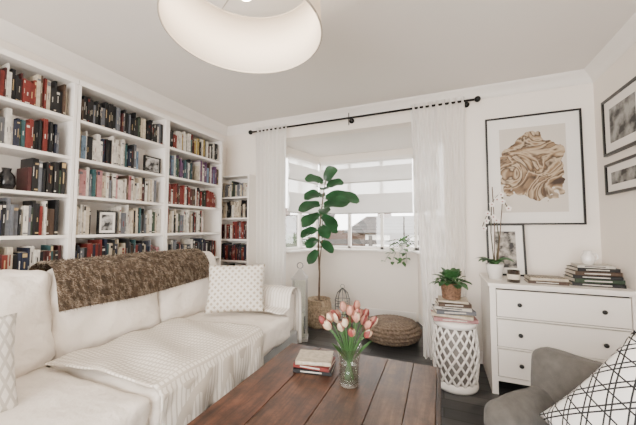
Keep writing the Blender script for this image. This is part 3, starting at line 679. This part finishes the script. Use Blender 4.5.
# orchid
mb=MB(); ox,oy=.43,2.98
mb.lathe([(.0001,0),(.05,0),(.068,.11),(.070,.13),(.060,.13),(.05,.1),(.0001,.1)],CERAM,28,TR((ox,oy,CZ)))
for (a,L) in((2.9,.28),(.2,.28),(-1.6,.2),(3.7,.26),(-.7,.28),(1.5,.14),(-2.3,.26),(.7,.18)):
    mb.blade((ox,oy,CZ+.10),(math.cos(a),math.sin(a),1.3),(0,0,1) if abs(math.cos(a))>.3 else (0,1,.5),L,.08,GREEN3,ov,.6,.2)
PET=mat('orchid_petal',(.84,.78,.73),.5,var=.05)
ORS=mat('orchid_stem',(.05,.045,.02),.6,var=.3)
for pts in ([(ox,oy,CZ+.1),(ox-.02,oy,CZ+.4),(ox-.01,oy-.01,CZ+.66),(ox+.05,oy-.03,CZ+.74),(ox+.10,oy-.04,CZ+.62)],[(ox+.01,oy,CZ+.1),(ox+.04,oy,CZ+.35),(ox+.02,oy-.02,CZ+.52),(ox-.04,oy-.03,CZ+.58),(ox-.09,oy-.04,CZ+.45)]):
    mb.tube(pts,.0045,ORS,6)
    V=[Vector(p) for p in pts]
    for q in range(5):
        t=q/4; base=V[2].lerp(V[3],t*2) if t<.5 else V[3].lerp(V[4],(t-.5)*2); base=base+Vector((random.uniform(-.01,.01),-.012,-.016))
        for e in range(5):
            a=2*pi*e/5+.3; mb.blade(base,(math.cos(a),-.25,math.sin(a)),(0,-1,0),.025,.022,PET,ov,0,.1,5)
        mb.sphere(base+Vector((0,-.004,0)),.007,BM['i'],6)
mb.tube([(ox,oy,CZ+.1),(ox+.01,oy,CZ+.45),(ox+.0,oy,CZ+.80)],.004,STEM,5); mb.tube([(ox+.02,oy,CZ+.1),(ox+.05,oy,CZ+.40),(ox+.08,oy,CZ+.74)],.004,STEM,5)
mb.build('white_orchid',recalc=False)
mb=MB(); mb.lathe([(.0001,0),(.045,0),(.045,.095),(.041,.095),(.040,.07),(.0001,.07)],mat('amber_candle_jar',(.02,.011,.006),.15,coat=.5),28,TR((.545,2.86,CZ)))
mb.lathe([(.0455,.025),(.0455,.065)],PAPER,28,TR((.545,2.86,CZ))); mb.build('candle_jar')
mb=MB(); M0=TR((.775,2.93,CZ),0); flatbook(mb,.26,.18,.024,0,M0,BM['b'],-3); flatbook(mb,.25,.17,.024,.024,M0,BM['c'],2)
for k in range(12): mb.box(-.12+k*.02,-.11+k*.02,-.08,.08,.048,.0485,BM['b'] if k%2 else BM['k'],M0)
mb.build('magazine_pile')
mb=MB(); M0=TR((1.085,2.96,CZ),0); z=0
for (w,d,t,c,a) in((.31,.21,.026,'k',-2),(.30,.2,.03,'g',3),(.29,.2,.024,'k',-3),(.28,.19,.03,'b',2),(.26,.18,.026,'k',5),(.22,.17,.02,'w',-4)):
    flatbook(mb,w,d,t,z,M0,BM[c],a); z+=t
mb.build('hardback_book_stack')
mb=MB(); mb.lathe([(.0001,0),(.03,0),(.042,.03),(.043,.055),(.034,.078),(.022,.09),(.026,.105),(.02,.103),(.0001,.09)],CERAM,28,TR((1.06,2.95,CZ+z)))
mb.tube([(1.10,2.95,CZ+z+.03),(1.125,2.95,CZ+z+.05),(1.115,2.95,CZ+z+.08),(1.085,2.95,CZ+z+.085)],.006,CERAM,8)
mb.build('white_jug')
mb=MB(); mb.box(XR-.012,XR,2.55,2.64,1.40,1.49,TRIM); mb.box(XR-.018,XR-.012,2.58,2.61,1.43,1.46,TRIM); mb.build('light_switch',bevel=.002)
# ------------------------------------------------------------ pendant lamp
LX,LY,LZ=-.735,.985,2.11
pl=empty('pendant_lamp',(LX,LY,LZ)); bpy.context.view_layer.update()
mb=MB(); ML=TR((LX,LY,LZ)); r=.318; hh=.29
SHD=sheer('linen_lampshade',(.86,.78,.68),0,.35)
mb.lathe([(r,0),(r-.012,hh)],SHD,96,ML); child(mb.build('shade',recalc=False,solid=.002),pl)
mb=MB(); RIM=mat('shade_rim_tape',(.42,.37,.31),.7)
for (zz,rr) in((0,r+.001),(hh,r-.011)): mb.tube([(rr*math.cos(2*pi*i/96),rr*math.sin(2*pi*i/96),zz) for i in range(97)],.004,RIM,6,ML)
CH=mat('brushed_metal',(.6,.58,.55),.3,metal=1)
for k in range(3):
    a=2*pi*k/3+.5; mb.tube([(0,0,hh-.03),((r-.012)*math.cos(a),(r-.012)*math.sin(a),hh)],.003,CH,6,ML)
mb.lathe([(.0001,.22),(.022,.22),(.022,.26),(.012,.29),(.012,H-LZ-.03),(.05,H-LZ-.02),(.055,H-LZ),(.0001,H-LZ)],CH,20,ML)
child(mb.build('fittings'),pl)
mb=MB(); mb.sphere((LX,LY,LZ+.185),.038,emis('glowing_bulb',(1,.90,.75),3.0),16); child(mb.build('bulb'),pl)
# ------------------------------------------------------------ lights
ld=bpy.data.lights.new('pendant_light','POINT'); ld.energy=20; ld.color=(1,.87,.72); ld.shadow_soft_size=.05
lo=bpy.data.objects.new('pendant_light',ld); scn.collection.objects.link(lo); lo.location=(LX,LY,LZ+.09)
ad=bpy.data.lights.new('rear_fill_light','AREA'); ad.shape='RECTANGLE'; ad.size=3.0; ad.size_y=1.9; ad.energy=125; ad.color=(1,.965,.92)  # area light added behind the camera as frontal fill, no known window there
ao=bpy.data.objects.new('rear_fill_light',ad); scn.collection.objects.link(ao); ao.location=(-.65,YR-.25,1.35); ao.rotation_euler=(math.radians(98),0,0)
w=bpy.data.worlds.new('overcast_sky'); scn.world=w; w.use_nodes=True; bg=w.node_tree.nodes['Background']; bg.inputs[0].default_value=(1,.98,.955,1); bg.inputs[1].default_value=9.0
# ------------------------------------------------------------ camera
cd=bpy.data.cameras.new('camera'); cd.sensor_width=36; cd.lens=16.755; cd.clip_start=.05
co=bpy.data.objects.new('camera',cd); scn.collection.objects.link(co); co.location=(0,0,1.3); co.rotation_euler=(math.radians(93),0,math.radians(22.4)); scn.camera=co
